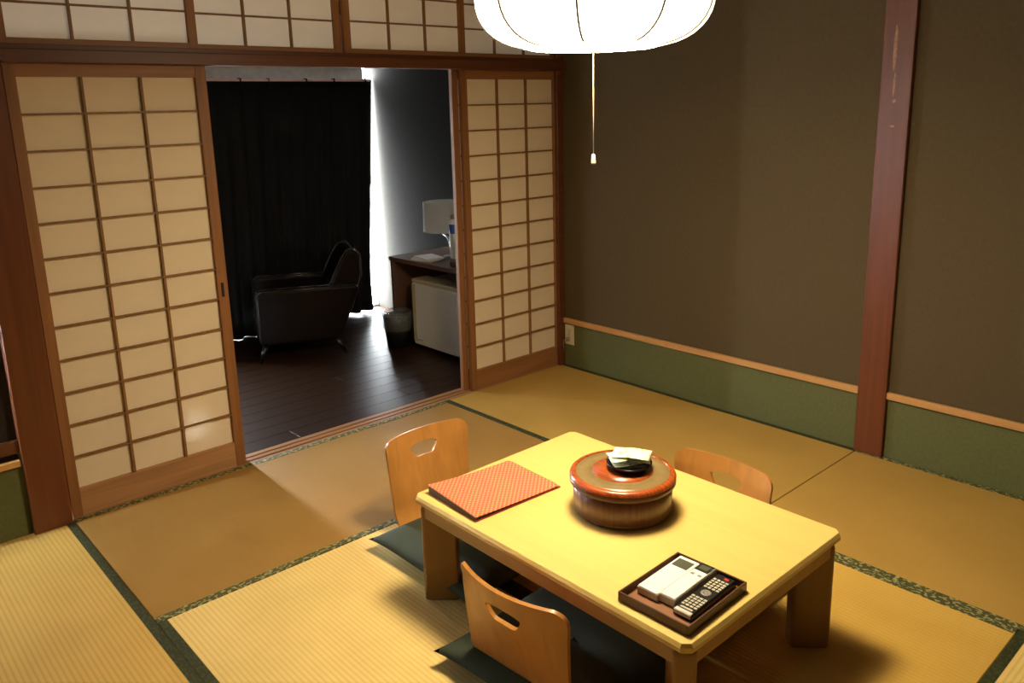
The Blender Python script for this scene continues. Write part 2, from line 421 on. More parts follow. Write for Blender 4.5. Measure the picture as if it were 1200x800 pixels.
tatami(-W, 0, -4*W, -2*W, 'Y', T_dark, B_pat, B_pat, 'golden tatami mat along the right wall, past the wall post')
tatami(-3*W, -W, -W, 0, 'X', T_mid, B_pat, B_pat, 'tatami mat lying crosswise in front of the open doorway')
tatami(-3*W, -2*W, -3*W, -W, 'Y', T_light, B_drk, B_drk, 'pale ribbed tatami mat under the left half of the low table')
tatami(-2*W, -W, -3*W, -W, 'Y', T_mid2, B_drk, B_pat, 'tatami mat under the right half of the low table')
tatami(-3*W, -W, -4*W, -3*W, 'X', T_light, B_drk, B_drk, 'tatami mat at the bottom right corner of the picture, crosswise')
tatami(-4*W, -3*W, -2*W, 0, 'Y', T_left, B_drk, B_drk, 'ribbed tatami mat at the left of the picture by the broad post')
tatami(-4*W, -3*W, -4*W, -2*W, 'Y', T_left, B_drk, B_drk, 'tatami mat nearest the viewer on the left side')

# ------------------------------------------------------------------ hall beyond the shoji
HY = 2.10; HX0, HX1 = -2.9, 0.07
fl = struct('floor', (-1.4, 1.1, 0))
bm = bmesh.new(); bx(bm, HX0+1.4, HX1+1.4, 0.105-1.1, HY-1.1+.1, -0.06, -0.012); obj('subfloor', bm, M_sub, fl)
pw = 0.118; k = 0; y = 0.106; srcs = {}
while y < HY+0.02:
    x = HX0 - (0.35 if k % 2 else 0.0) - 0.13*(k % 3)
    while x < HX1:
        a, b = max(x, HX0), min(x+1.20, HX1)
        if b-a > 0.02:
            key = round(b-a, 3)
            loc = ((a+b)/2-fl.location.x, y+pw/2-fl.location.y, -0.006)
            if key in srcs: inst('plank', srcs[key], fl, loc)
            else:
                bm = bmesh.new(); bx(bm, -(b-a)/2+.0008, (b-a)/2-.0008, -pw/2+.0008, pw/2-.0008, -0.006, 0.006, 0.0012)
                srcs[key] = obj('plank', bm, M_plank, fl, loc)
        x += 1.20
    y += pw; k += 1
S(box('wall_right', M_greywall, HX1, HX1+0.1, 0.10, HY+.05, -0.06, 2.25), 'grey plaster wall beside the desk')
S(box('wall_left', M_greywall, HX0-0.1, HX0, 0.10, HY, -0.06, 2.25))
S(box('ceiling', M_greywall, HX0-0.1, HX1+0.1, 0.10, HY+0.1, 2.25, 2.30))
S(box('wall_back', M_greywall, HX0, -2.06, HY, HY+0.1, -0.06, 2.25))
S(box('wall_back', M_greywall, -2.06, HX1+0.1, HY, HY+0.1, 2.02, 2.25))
# window frame + glass
wn = struct('window_5', (-1.0, HY+0.05, 0)); wn['label'] = 'tall window behind the black curtain'
glass = bpy.data.materials.new('window_glass'); glass.use_nodes = True
gb = glass.node_tree.nodes['Principled BSDF']; gb.inputs['Base Color'].default_value = (1, 1, 1, 1); gb.inputs['Alpha'].default_value = 0.06
gb.inputs['Roughness'].default_value = 0.02
for a, b in ((-2.06, -2.03), (-1.03, -0.97), (0.066, 0.08)):
    world_child('window_stile', M_wf, wn, a, b, HY+.03, HY+.07, 0.0, 2.02)
for a, b in ((-0.06, 0.015), (2.0, 2.02)): world_child('window_rail', M_wf, wn, -2.03, 0.066, HY+.03, HY+.07, a, b)
for a, b in ((-2.03, -1.03), (-0.97, 0.066)): world_child('window_pane', glass, wn, a, b, HY+.048, HY+.052, 0.015, 2.0)
# pelmet board in front of the window head
S(box('trim_9', M_pelmet, -2.06, 0.0, 2.045, 2.065, 1.738, 2.20), 'grey pelmet board above the black curtain')
# curtain rail
t = thing('curtain_rail', 'thin pink curtain rail above the black curtain', 'curtain rail', (-1.0, 1.985, 1.740))
bm = bmesh.new(); bx(bm, -0.95, 1.02, -0.008, 0.008, -0.007, 0.007, 0.002); obj('rail', bm, M_pink, t)
for x in (-0.93, 0.02, 0.22, 0.5, 0.72, 0.98):
    bm = bmesh.new(); bx(bm, -0.012, 0.012, 0.0, 0.016, -0.004, 0.014, 0.002); bx(bm, -0.005, 0.005, -0.012, 0.0, -0.012, 0.008, 0.001)
    obj('bracket', bm, M_chrome if x == 0.22 else M_bleg, t, (x, 0, 0))
# curtain
def curtain(name, x0, x1, y, z0, z1, label):
    bm = bmesh.new(); nx, nz = 150, 16
    rows = []
    for j in range(nz+1):
        tt = j/nz; z = z1+(z0-z1)*tt
        r = []
        for i in range(nx+1):
            s = i/nx
            xr = x1 - 0.008 - 0.135*tt + 0.045*max(0, tt-0.85)/0.15*0.6
            x = x0+(xr-x0)*s
            amp = 0.012+0.016*tt
            zz = z+(0.012*max(0, s-0.72)/0.28*tt)
            yy = y+amp*math.sin(s*2*PI*17+0.7*math.sin(s*9))+0.006*math.sin(s*70+tt*3)
            r.append(bm.verts.new((x, yy, zz)))
        rows.append(r)
    for a, b in zip(rows[:-1], rows[1:]):
        for i in range(nx): f = bm.faces.new((a[i], a[i+1], b[i+1], b[i])); f.smooth = True
    o = obj(name, bm, M_curt)
    md = o.modifiers.new('thickness', 'SOLIDIFY'); md.thickness = 0.003
    return tag(o, label, 'curtain')
curtain('curtain', -1.88, 0.066, 2.018, 0.001, 1.745, 'black floor-length blackout curtain in the room beyond')

# desk
dk = thing('desk', 'dark walnut wall desk with an open space below, beyond the shoji', 'desk', (-0.18, 0.66, 0))
def rel(o, *a): return (a[0]-o.location.x, a[1]-o.location.x, a[2]-o.location.y, a[3]-o.location.y, a[4]-o.location.z, a[5]-o.location.z)
def pbox(name, mat, par, *a, bev=0.0, seg=1): return box(name, mat, *rel(par, *a), par, bev, seg)
pbox('desk_top', M_desk, dk, -0.43, 0.068, 0.14, 1.19, 0.553, 0.580, bev=0.002)
pbox('side_panel', M_desk, dk, -0.42, 0.068, 1.162, 1.186, 0.001, 0.553, bev=0.001)
pbox('side_panel', M_desk, dk, -0.42, 0.068, 0.145, 0.17, 0.001, 0.553, bev=0.001)
pbox('back_panel', M_desk, dk, 0.045, 0.065, 0.17, 1.162, 0.30, 0.553)
# refrigerator
fr = thing('refrigerator', 'small white refrigerator under the dark desk', 'refrigerator', (-0.21, 0.705, 0))
pbox('cabinet', M_fridge, fr, -0.385, 0.03, 0.475, 0.935, 0.012, 0.452, bev=0.006)
pbox('door', M_fridge, fr, -0.428, -0.388, 0.470, 0.940, 0.030, 0.440, bev=0.008, seg=2)
pbox('top_trim', M_fridget, fr, -0.430, -0.30, 0.470, 0.940, 0.441, 0.466, bev=0.004)
pbox('door_edge', M_fridget, fr, -0.431, -0.4285, 0.905, 0.938, 0.05, 0.43)
pbox('logo_strip', M_gkey, fr, -0.4295, -0.4280, 0.84, 0.90, 0.062, 0.068)
for yy in (0.50, 0.91): pbox('foot', M_bleg, fr, -0.37, -0.34, yy-.015, yy+.015, 0.0, 0.014)
# waste bin with liner
bn = thing('waste_bin', 'black waste bin lined with a clear plastic bag beside the refrigerator', 'waste bin', (-0.475, 1.06, 0))
bm = bmesh.new(); lathe(bm, [(0.072, 0.0), (0.088, 0.16), (0.092, 0.215), (0.087, 0.215), (0.068, 0.01)], 32); obj('bucket', bm, M_black, bn)
bm = bmesh.new()
lathe(bm, [(0.090, 0.115), (0.099, 0.15), (0.104, 0.19), (0.109, 0.235), (0.068, 0.240), (0.085, 0.20), (0.08, 0.12)], 40,
      lambda r, a: r*(1+0.03*math.sin(7*a)+0.02*math.sin(13*a+1)), caps=False)
obj('liner', bm, M_bag, bn)['label'] = 'crumpled clear plastic liner'
# desk lamp
dl = thing('desk_lamp', 'desk lamp with a white drum shade, unlit, on the dark desk', 'lamp', (-0.08, 1.00, 0.5805))
bm = bmesh.new(); lathe(bm, [(0.045, 0), (0.045, 0.010), (0.015, 0.016)], 28); obj('base', bm, M_gkey, dl, (-0.10, -.16, 0.0))
bm = bmesh.new()
tube(bm, [(-0.10, -.16, 0.012), (-0.10, -.16, 0.07), (-0.095, -.145, 0.105), (-0.075, -.10, 0.125), (-0.03, 0.0, 0.128), (-0.02, 0, 0.20)], 0.007, 8)
obj('curved_arm', bm, M_gkey, dl)
bm = bmesh.new(); lathe(bm, [(0.138, 0.150), (0.134, 0.345), (0.132, 0.345), (0.136, 0.150)], 48, caps=False); obj('shade', bm, M_shade2, dl, (-.02, 0, 0))
bm = bmesh.new(); lathe(bm, [(0.02, 0.20), (0.03, 0.23), (0.028, 0.27), (0.01, 0.29)], 16); obj('bulb', bm, M_white, dl, (-.02, 0, 0))
# bottle, papers, cup
sb = thing('bottle', 'tall white bottle with a blue label at the right end of the visible desk', 'bottle', (-0.20, 0.775, 0.5805))
bm = bmesh.new(); lathe(bm, [(0.024, 0), (0.026, 0.01), (0.026, 0.235), (0.012, 0.255), (0.012, 0.262)], 24); obj('bottle_body', bm, M_white, sb)
bm = bmesh.new(); lathe(bm, [(0.0264, 0.165), (0.0264, 0.225)], 24, caps=False); obj('label_band', bm, M_blue, sb)['label'] = 'blue printed label'
bm = bmesh.new(); lathe(bm, [(0.015, 0.258), (0.015, 0.278), (0.008, 0.284)], 16); obj('cap', bm, M_gkey, sb)
pp = thing('paper_leaflets', 'low stack of pale leaflets lying on the dark desk', 'papers', (-0.335, 0.885, 0.5805))
for i in range(4):
    bm = bmesh.new(); bx(bm, -0.065, 0.065, -0.09, 0.09, 0.0045*i, 0.0045*i+0.004)
    obj('leaflet', bm, M_sheet, pp, (0.006*i, 0.004*(i % 2), 0), rz=0.2-0.12*i)
cp = thing('cup', 'small brown cup at the front of the desk', 'cup', (-0.365, 0.565, 0.5805))
bm = bmesh.new(); lathe(bm, [(0.022, 0), (0.028, 0.005), (0.030, 0.036), (0.027, 0.036), (0.024, 0.008)], 24); obj('cup_body', bm, plain('brown_cup', (0.16, 0.10, 0.07), 0.4), cp)

# armchair seen from its side
ac = thing('armchair', 'dark brown leather armchair with splayed legs in the dim room beyond', 'armchair', (-1.30, 1.33, 0), math.radians(-22))
def side_panel(y0, y1, name):
    bm = bmesh.new()
    prism(bm, [(0.0, 0.435), (-0.005, 0.14), (0.03, 0.115), (0.46, 0.115), (0.50, 0.14), (0.625, 0.425), (0.61, 0.445), (0.02, 0.455)], y0, y1, 'XZ', 0.012)
    return obj(name, bm, M_leather, ac)
side_panel(0.0, 0.085, 'armrest'); side_panel(0.465, 0.55, 'armrest')
bm = bmesh.new(); bx(bm, 0.02, 0.50, 0.087, 0.463, 0.14, 0.25, 0.015, 2); obj('seat_frame', bm, M_leather, ac)
bm = bmesh.new(); bx(bm, -0.03, 0.44, 0.092, 0.458, 0.252, 0.345, 0.03, 3); smooth(obj('seat_cushion', bm, M_leather, ac))
bm = bmesh.new()
prism(bm, [(0.40, 0.33), (0.455, 0.45), (0.53, 0.60), (0.575, 0.655), (0.625, 0.66), (0.655, 0.62), (0.655, 0.50), (0.60, 0.30), (0.50, 0.14), (0.44, 0.20)], 0.09, 0.46, 'XZ', 0.018)
obj('backrest', bm, M_leather, ac)
M_hilite = plain('highlight_tube_gloss', (0.010, 0.006, 0.005), 0.12, 0.1, 20, 0.9)  # added glossy tubes along the leather edges to catch highlights
for yy in (0.003, 0.082, 0.468, 0.547):
    bm = bmesh.new(); tube(bm, [(0.60, yy, 0.447), (0.30, yy, 0.452), (0.03, yy, 0.457), (0.0, yy, 0.445), (-0.008, yy, 0.41), (-0.009, yy, 0.30), (-0.010, yy, 0.15), (0.01, yy, 0.118)], 0.004, 6)
    obj('highlight_tube', bm, M_hilite, ac)
for yy in (0.095, 0.455):
    bm = bmesh.new(); tube(bm, [(0.42, yy, 0.37), (0.455, yy, 0.455), (0.528, yy, 0.602), (0.572, yy, 0.662), (0.625, yy, 0.667), (0.660, yy, 0.62), (0.661, yy, 0.50), (0.61, yy, 0.31)], 0.004, 6)
    obj('highlight_tube', bm, M_hilite, ac)
for x, y, dx in ((0.03, 0.04, -0.045), (0.03, 0.51, -0.045), (0.46, 0.04, 0.06), (0.46, 0.51, 0.06)):
    bm = bmesh.new(); tube(bm, [(0, 0, 0.116), (dx, 0, 0.0)], 0.020, 12, 0.010); obj('leg', bm, M_bleg, ac, (x, y, 0))

# ------------------------------------------------------------------ wall outlet
ot = thing('wall_outlet', 'ivory wall outlet plate on the green dado in the far corner', 'outlet', (-0.004, -0.062, 0.193))
M_ivory = plain('ivory_outlet', (0.62, 0.56, 0.40), 0.4, 0.03)
bm = bmesh.new(); bx(bm, -0.008, 0, -0.035, 0.035, -0.06, 0.06, 0.002); obj('plate', bm, M_ivory, ot)
bm = bmesh.new(); bx(bm, -0.010, -0.007, -0.012, 0.012, -0.036, 0.036, 0.001); obj('socket', bm, plain('ivory_socket', (0.5, 0.45, 0.32), 0.4, 0.03), ot)
bm = bmesh.new(); bx(bm, -0.028, -0.010, -0.009, 0.012, -0.030, -0.012, 0.002); obj('plug', bm, M_gkey, ot)
bm = bmesh.new(); tube(bm, [(-0.026, 0.005, -0.022), (-0.035, 0.018, -0.032), (-0.030, 0.026, -0.060), (-0.02, 0.030, -0.105)], 0.0022, 6); obj('cable', bm, M_gkey, ot)

# ------------------------------------------------------------------ low table
TX0, TX1, TY0, TY1, TZ = -2.070, -1.345, -2.394, -1.357, 0.355
tcx, tcy = (TX0+TX1)/2, (TY0+TY1)/2
tb = thing('low_table', 'low square-legged table of pale yellow wood in the middle of the mats', 'table', (tcx, tcy, 0))
hx, hy = (TX1-TX0)/2, (TY1-TY0)/2
c = 0.021
bm = bmesh.new()
def octo(i): return [(-hx+c, -hy+i), (hx-c, -hy+i), (hx-i, -hy+c), (hx-i, hy-c), (hx-c, hy-i), (-hx+c, hy-i), (-hx+i, hy-c), (-hx+i, -hy+c)]
lv = [[bm.verts.new((x, y, z)) for x, y in octo(i)] for i, z in ((0.004, TZ-0.024), (0.0, TZ-0.020), (0.0, TZ-0.010), (0.0055, TZ-0.001), (0.007, TZ))]
for p, q in zip(lv[:-1], lv[1:]):
    for i in range(8): bm.faces.new((p[i], p[(i+1) % 8], q[(i+1) % 8], q[i]))
bm.faces.new(lv[0][::-1]); bm.faces.new(lv[-1])
ttop = obj('tabletop', bm, M_table, tb)
bm = bmesh.new()
prism(bm, [(-hx+.014, -hy+.014), (hx-.014, -hy+.014), (hx-.014, hy-.014), (-hx+.014, hy-.014)], TZ-0.030, TZ-0.0242)
obj('shadow_gap', bm, M_tabled, tb)
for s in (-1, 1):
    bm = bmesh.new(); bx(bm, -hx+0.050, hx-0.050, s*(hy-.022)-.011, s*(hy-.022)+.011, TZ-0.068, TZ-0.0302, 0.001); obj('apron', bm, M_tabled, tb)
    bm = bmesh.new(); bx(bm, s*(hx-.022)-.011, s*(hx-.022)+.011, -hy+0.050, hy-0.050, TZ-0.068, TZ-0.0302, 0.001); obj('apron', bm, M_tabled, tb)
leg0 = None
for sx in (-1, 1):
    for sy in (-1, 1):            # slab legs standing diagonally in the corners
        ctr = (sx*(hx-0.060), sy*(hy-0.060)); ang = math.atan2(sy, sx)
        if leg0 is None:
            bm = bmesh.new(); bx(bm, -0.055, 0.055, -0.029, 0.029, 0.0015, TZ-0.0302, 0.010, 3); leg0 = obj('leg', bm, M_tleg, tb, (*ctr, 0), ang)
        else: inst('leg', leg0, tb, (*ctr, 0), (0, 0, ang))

# ------------------------------------------------------------------ legless chairs (bent plywood) and cushions
def zaisu_mesh():
    """local: sitter faces -Y? no: faces +Y; back rises at y=0, seat runs to +Y"""
    # profile: arc-length stations (y, z) from seat front to top of the back
    prof = [(0.40, 0.012), (0.30, 0.010), (0.18, 0.010), (0.10, 0.014), (0.055, 0.026), (0.028, 0.050), (0.010, 0.085), (-0.003, 0.13),
            (-0.018, 0.18), (-0.032, 0.225), (-0.045, 0.27), (-0.055, 0.31), (-0.062, 0.345)]
    P = [Vector((0, a, b)) for a, b in prof]
    def cr(p0, p1, p2, p3, t): return 0.5*((2*p1)+(-p0+p2)*t+(2*p0-5*p1+4*p2-p3)*t*t+(-p0+3*p1-3*p2+p3)*t**3)
    pts = []
    for i in range(len(P)-1):
        a = P[max(i-1, 0)]; d = P[min(i+2, len(P)-1)]
        for k in range(12): pts.append(cr(a, P[i], P[i+1], d, k/12))
    pts.append(P[-1])
    s = [0]
    for a, b in zip(pts[:-1], pts[1:]): s.append(s[-1]+(b-a).length)
    T = s[-1]
    def at(u):
        u = min(max(u, 0), T)
        for i in range(len(s)-1):
            if u <= s[i+1]:
                f = (u-s[i])/(s[i+1]-s[i]); return pts[i].lerp(pts[i+1], f), (pts[i+1]-pts[i]).normalized()
        return pts[-1], (pts[-1]-pts[-2]).normalized()
    # hole in arc-length space
    hc, hh, hw = T-0.074, 0.025, 0.060
    us = []
    n = 44
    us = [T*i/n for i in range(n+1)]
    us = [u for u in us if abs(u-hc) > hh+0.004] + [hc-hh, hc-hh*0.5, hc, hc+hh*0.5, hc+hh]
    us += [T-0.001, T-0.004, T-0.009, T-0.016, T-0.026, 0.001, 0.004, 0.009, 0.016, 0.026]
    us = sorted(set(round(u, 5) for u in us))
    xs = [i/20 for i in range(-20, 21)]
    hwn = [x*0.175 for x in xs]
    # align two columns with the hole edges
    cols = sorted(set([-0.175+0.35*i/28 for i in range(29) if abs(abs(-0.175+0.35*i/28)-hw) > 0.007] + [-hw, hw]))
    def halfw(u):
        z = at(u)[0].z
        w = 0.176
        if u > 0.45: w = 0.176+0.012*((u-0.45)/(T-0.45))
        rc = 0.038
        for e in (T-u, u):
            if e < rc: w -= rc-math.sqrt(max(0, rc*rc-(rc-e)**2))
        return w
    bm = bmesh.new()
    fr, bk = {}, {}
    def pos(u, x):
        inh = abs(u-hc) <= hh+1e-6 and abs(x) <= hw+1e-6
        p, t = at(u); nrm = Vector((0, -t.z, t.y))   # points backward from the back (-y) / ... 
        w = halfw(u)
        X = x/0.175*w
        U = u
        # hole shaping: narrower at the bottom, curved edges, rounded ends
        du, dx = (u-hc)/hh, x/hw
        if abs(du) < 2.6 and abs(dx) < 1.5:
            fall = max(0, 1-max(0, abs(du)-1)/1.6)*max(0, 1-max(0, abs(dx)-1)/0.5)
            cu = max(-1, min(1, du)); cx = max(-1, min(1, dx))
            X += fall*(cx*hw*(-0.16+0.18*cu) - (cx*hw*0.05*(cu**4)))
            U += fall*(-hh*cu*0.30*(abs(cx)**5)-0.006*cx*cx)
            p, t = at(U); nrm = Vector((0, -t.z, t.y))
        q = p.copy(); q.x = X
        # dish: the sides come forward of the middle on the back part
        k = max(0, min(1, (u-0.44)/0.20))
        q += nrm*(-0.042*k*((X/0.18)**2)+0.0)
        if u > T-0.2: q.z += 0.006*(1-(X/0.18)**2)*((u-T+0.2)/0.2)
        return q, nrm
    th = 0.0055
    for i, u in enumerate(us):
        for j, x in enumerate(cols):
            q, nr = pos(u, x)
            fr[i, j] = bm.verts.new(q-nr*th); bk[i, j] = bm.verts.new(q+nr*th)
    def solid(i, j):
        if i < 0 or j < 0 or i >= len(us)-1 or j >= len(cols)-1: return False
        um, xm = (us[i]+us[i+1])/2, (cols[j]+cols[j+1])/2
        return not (abs(um-hc) < hh and abs(xm) < hw)
    for i in range(len(us)-1):
        for j in range(len(cols)-1):
            if not solid(i, j): continue
            f = bm.faces.new((fr[i, j], fr[i, j+1], fr[i+1, j+1], fr[i+1, j])); f.smooth = True
            f = bm.faces.new((bk[i, j], bk[i+1, j], bk[i+1, j+1], bk[i, j+1])); f.smooth = True
            for (di, dj, a, b) in ((-1, 0, (i, j), (i, j+1)), (1, 0, (i+1, j+1), (i+1, j)), (0, -1, (i+1, j), (i, j)), (0, 1, (i, j+1), (i+1, j+1))):
                if not solid(i+di, j+dj):
                    bm.faces.new((fr[b], fr[a], bk[a], bk[b]))
    for v in [v for v in bm.verts if not v.link_faces]: bm.verts.remove(v)
    bmesh.ops.remove_doubles(bm, verts=bm.verts[:], dist=1e-5)
    return bm
zsrc = None
def zaisu(loc, rz, label):
    global zsrc
    t = thing('legless_chair', label, 'legless chair', loc, rz, 'bent plywood floor chairs at the low table')
    if zsrc is None:
        zsrc = obj('shell', zaisu_mesh(), M_ply, t)
        md = zsrc.data
        # crisp edges between faces and rims
        zsrc.data.set_sharp_from_angle(angle=math.radians(50))
    else: inst('shell', zsrc, t, (0, 0, 0))
    return t
csrc = None
def cushion(loc, rz, label, tilt=(0, 0)):
    global csrc
    t = thing('floor_cushion', label, 'cushion', loc, rz, 'dark green floor cushions on the legless chairs')
    if csrc is None:
        bm = bmesh.new(); n = 26; h = 0.275
        top, bot = {}, {}
        for i in range(n+1):
            for j in range(n+1):
                a, b = i/n*2-1, j/n*2-1
                x = h*math.copysign(abs(a)**0.9, a)*(1-0.05*(1-b*b)*0); y = h*math.copysign(abs(b)**0.9, b)
                # sides bow in, corners poke out
                x *= 1-0.045*(1-b**4); y *= 1-0.045*(1-a**4)
                d = max(0, (1-a**4))*max(0, (1-b**4))
                zt = 0.032*d**0.45
                top[i, j] = bm.verts.new((x, y, 0.027+zt - 0.006*math.exp(-(a*a+b*b)*30)))
                bot[i, j] = top[i, j] if i in (0, n) or j in (0, n) else bm.verts.new((x, y, 0.027-zt))
        for i in range(n):
            for j in range(n):
                f = bm.faces.new((top[i, j], top[i+1, j], top[i+1, j+1], top[i, j+1])); f.smooth = True
                f = bm.faces.new((bot[i, j], bot[i, j+1], bot[i+1, j+1], bot[i+1, j])); f.smooth = True
        csrc = obj('cushion_cover', bm, M_cush, t)
        bm = bmesh.new(); bmesh.ops.create_icosphere(bm, subdivisions=2, radius=0.008)
        k = obj('centre_tuft', bm, M_cush, t, (0, 0, 0.053)); cushion.k = k
    else:
        inst('cushion_cover', csrc, t, (0, 0, 0)); inst('centre_tuft', cushion.k, t, (0, 0, 0.053))
    return t
# local +Y = the way a sitter faces
zaisu((-1.725, -0.985, 0.001), PI, 'bent plywood legless chair at the far end of the low table, facing the viewer')
zaisu((-2.160, -1.932, 0.001), -PI/2+0.06, 'bent plywood legless chair nearest the viewer, its back turned to the picture')
zaisu((-1.215, -1.905, 0.001), PI/2, 'bent plywood legless chair behind the table, only its top edge showing')
cushion((-1.755, -1.29, 0.020), 0.0, 'dark green cushion by the table leg, on the chair at the far end')
cushion((-1.945, -1.925, 0.020), 0.05, 'dark green cushion on the nearest chair, one corner poking out left')
cushion((-1.40, -1.900, 0.0205), 0, 'dark cushion under the table on the chair with only its top edge showing')

# ------------------------------------------------------------------ things on the table
# lidded lacquer tub
tub = thing('lidded_tub', 'round reddish brown lacquered wooden tub with a flat lid on the table', 'tub', (-1.672, -1.872, TZ))
def tubmat(name, col, rings, rough, stripes):
    m, nt, b = nodes_of(name)
    sx = N(nt, 'ShaderNodeSeparateXYZ'); tc = N(nt, 'ShaderNodeTexCoord'); nt.links.new(tc.outputs['Object'], sx.inputs[0])
    no = N(nt, 'ShaderNodeTexNoise'); no.inputs['Scale'].default_value = 1; no.inputs['Detail'].default_value = 5
    if stripes == 'Z': nt.links.new(coords(nt, (130, 130, 3)), no.inputs['Vector'])
    else: nt.links.new(coords(nt, (130, 8, 8), (0, 0, 0.75)), no.inputs['Vector'])
    c = ramp(nt, no.outputs[0], [x*(0.72 if stripes == 'Z' else 0.5) for x in col], [x*1.2 for x in col], 0.35, 0.62)
    nt.links.new(c, b.inputs['Base Color']); b.inputs['Roughness'].default_value = rough
    b.inputs['Coat Weight'].default_value = 0.5; b.inputs['Coat Roughness'].default_value = 0.12
    return m
M_tubside = tubmat('lacquered_staves', (0.105, 0.036, 0.012), None, 0.45, 'Z')
M_lidshade = plain('shaded_lid_side', (0.085, 0.028, 0.010), 0.28, 0.2, 40)  # shade on the lid's lower side, painted as a darker brown
M_tublid = tubmat('lacquered_lid', (0.42, 0.085, 0.016), None, 0.3, 'X')
M_ring = plain('olive_lid_ring', (0.23, 0.165, 0.07), 0.25, 0.08, 30)  # olive tone for the zone between rim and centre
bm = bmesh.new()
NS = 36
lathe(bm, [(0.139, 0.001), (0.143, 0.004), (0.1465, 0.094), (0.143, 0.095)], NS*4, lambda r, a: r-0.0012*(1 if int(a/(2*PI)*NS*4+.5) % 4 == 0 else 0))
obj('staved_body', bm, M_tubside, tub)
bm = bmesh.new(); lathe(bm, [(0.1425, 0.006), (0.1440, 0.010), (0.1430, 0.014)], 72, caps=False); obj('hoop', bm, M_tubside, tub)
bm = bmesh.new()
lathe(bm, [(0.1465, 0.0885), (0.1530, 0.089), (0.1553, 0.092), (0.1556, 0.106), (0.1535, 0.1065)], 96, caps=False)
obj('lid_shade_band', bm, M_lidshade, tub)['label'] = 'lower side of the lid, its shade put into dark brown'
bm = bmesh.new()
lathe(bm, [(0.150, 0.1066), (0.1556, 0.1066), (0.1555, 0.110), (0.1535, 0.1145), (0.1500, 0.1178), (0.1455, 0.1195), (0.139, 0.1195), (0.1375, 0.1165)], 96)
lid = smooth(obj('lid', bm, M_tublid, tub)); lid.data.set_sharp_from_angle(angle=math.radians(40))
bm = bmesh.new(); lathe(bm, [(0.1380, 0.1166), (0.1375, 0.1175), (0.090, 0.1205), (0.089, 0.1166)], 96)
obj('lid_ring', bm, M_ring, tub)['label'] = 'olive-toned ring on the lid'
bm = bmesh.new(); lathe(bm, [(0.0892, 0.1167), (0.089, 0.1208), (0.04, 0.1225), (0.02, 0.1225)], 72); obj('lid_centre', bm, M_tublid, tub)['label'] = 'red grained centre of the lid'
# black dish on the lid and the tea packets
ds = thing('black_dish', 'small round black dish on top of the tub lid', 'dish', (-1.652, -1.880, TZ+0.1228))
bm = bmesh.new(); lathe(bm, [(0.045, 0), (0.056, 0.003), (0.066, 0.016), (0.067, 0.020), (0.062, 0.020), (0.05, 0.008), (0.01, 0.006)], 48)
obj('dish_body', bm, plain('black_lacquer', (0.010, 0.008, 0.009), 0.18), ds)
def packetmat():
    m, nt, b = nodes_of('tea_packet_print')
    no = N(nt, 'ShaderNodeTexNoise'); no.inputs['Scale'].default_value = 45
    nt.links.new(coords(nt), no.inputs['Vector'])
    r = N(nt, 'ShaderNodeValToRGB'); e = r.color_ramp.elements
    e[0].position = 0.33; e[0].color = (0.25, 0.42, 0.06, 1); e[1].position = 0.42; e[1].color = (0.85, 0.87, 0.66, 1)
    nt.links.new(no.outputs[0], r.inputs[0]); nt.links.new(r.outputs[0], b.inputs['Base Color']); b.inputs['Roughness'].default_value = 0.35
    return m
M_pack = packetmat()
pack_l = ['topmost green and white tea packet on the black dish', 'green and white tea packet just under the topmost one',
          'green and white tea packet third from the top of the pile', 'lowest green and white tea packet in the pile on the black dish']
for i in range(4):
    k = 3-i
    bm = bmesh.new(); n = 8; a, b2 = 0.055, 0.036
    tp, bt = {}, {}
    for p in range(n+1):
        for q in range(n+1):
            u, v = p/n*2-1, q/n*2-1
            h = 0.0022*max(0, (1-u**4))*max(0, (1-v**4)); wv = 0.0018*math.sin(3*u+0.5*i)+0.0014*math.sin(4*v+0.6*i)
            tp[p, q] = bm.verts.new((u*a, v*b2, wv+h+0.0004)); bt[p, q] = bm.verts.new((u*a, v*b2, wv-h))
    for p in range(n):
        for q in range(n):
            bm.faces.new((tp[p, q], tp[p+1, q], tp[p+1, q+1], tp[p, q+1])).smooth = True
            bm.faces.new((bt[p, q], bt[p, q+1], bt[p+1, q+1], bt[p+1, q])).smooth = True
    for p in range(n):
        for (A, B) in (((p, 0), (p+1, 0)), ((p+1, n), (p, n)), ((0, p+1), (0, p)), ((n, p), (n, p+1))):
            bm.faces.new((bt[A], bt[B], tp[B], tp[A]))
    o = obj('tea_packet', bm, M_pack, None, (-1.652+[0, .006, -.004, .004][i], -1.880+[0, -.004, .004, -.006][i], TZ+0.1228+0.0220+0.0080*i), rz=[-0.55, -0.95, -0.6, -1.05][i])
    tag(o, pack_l[k], 'tea packet', 'tea packets on the black dish')

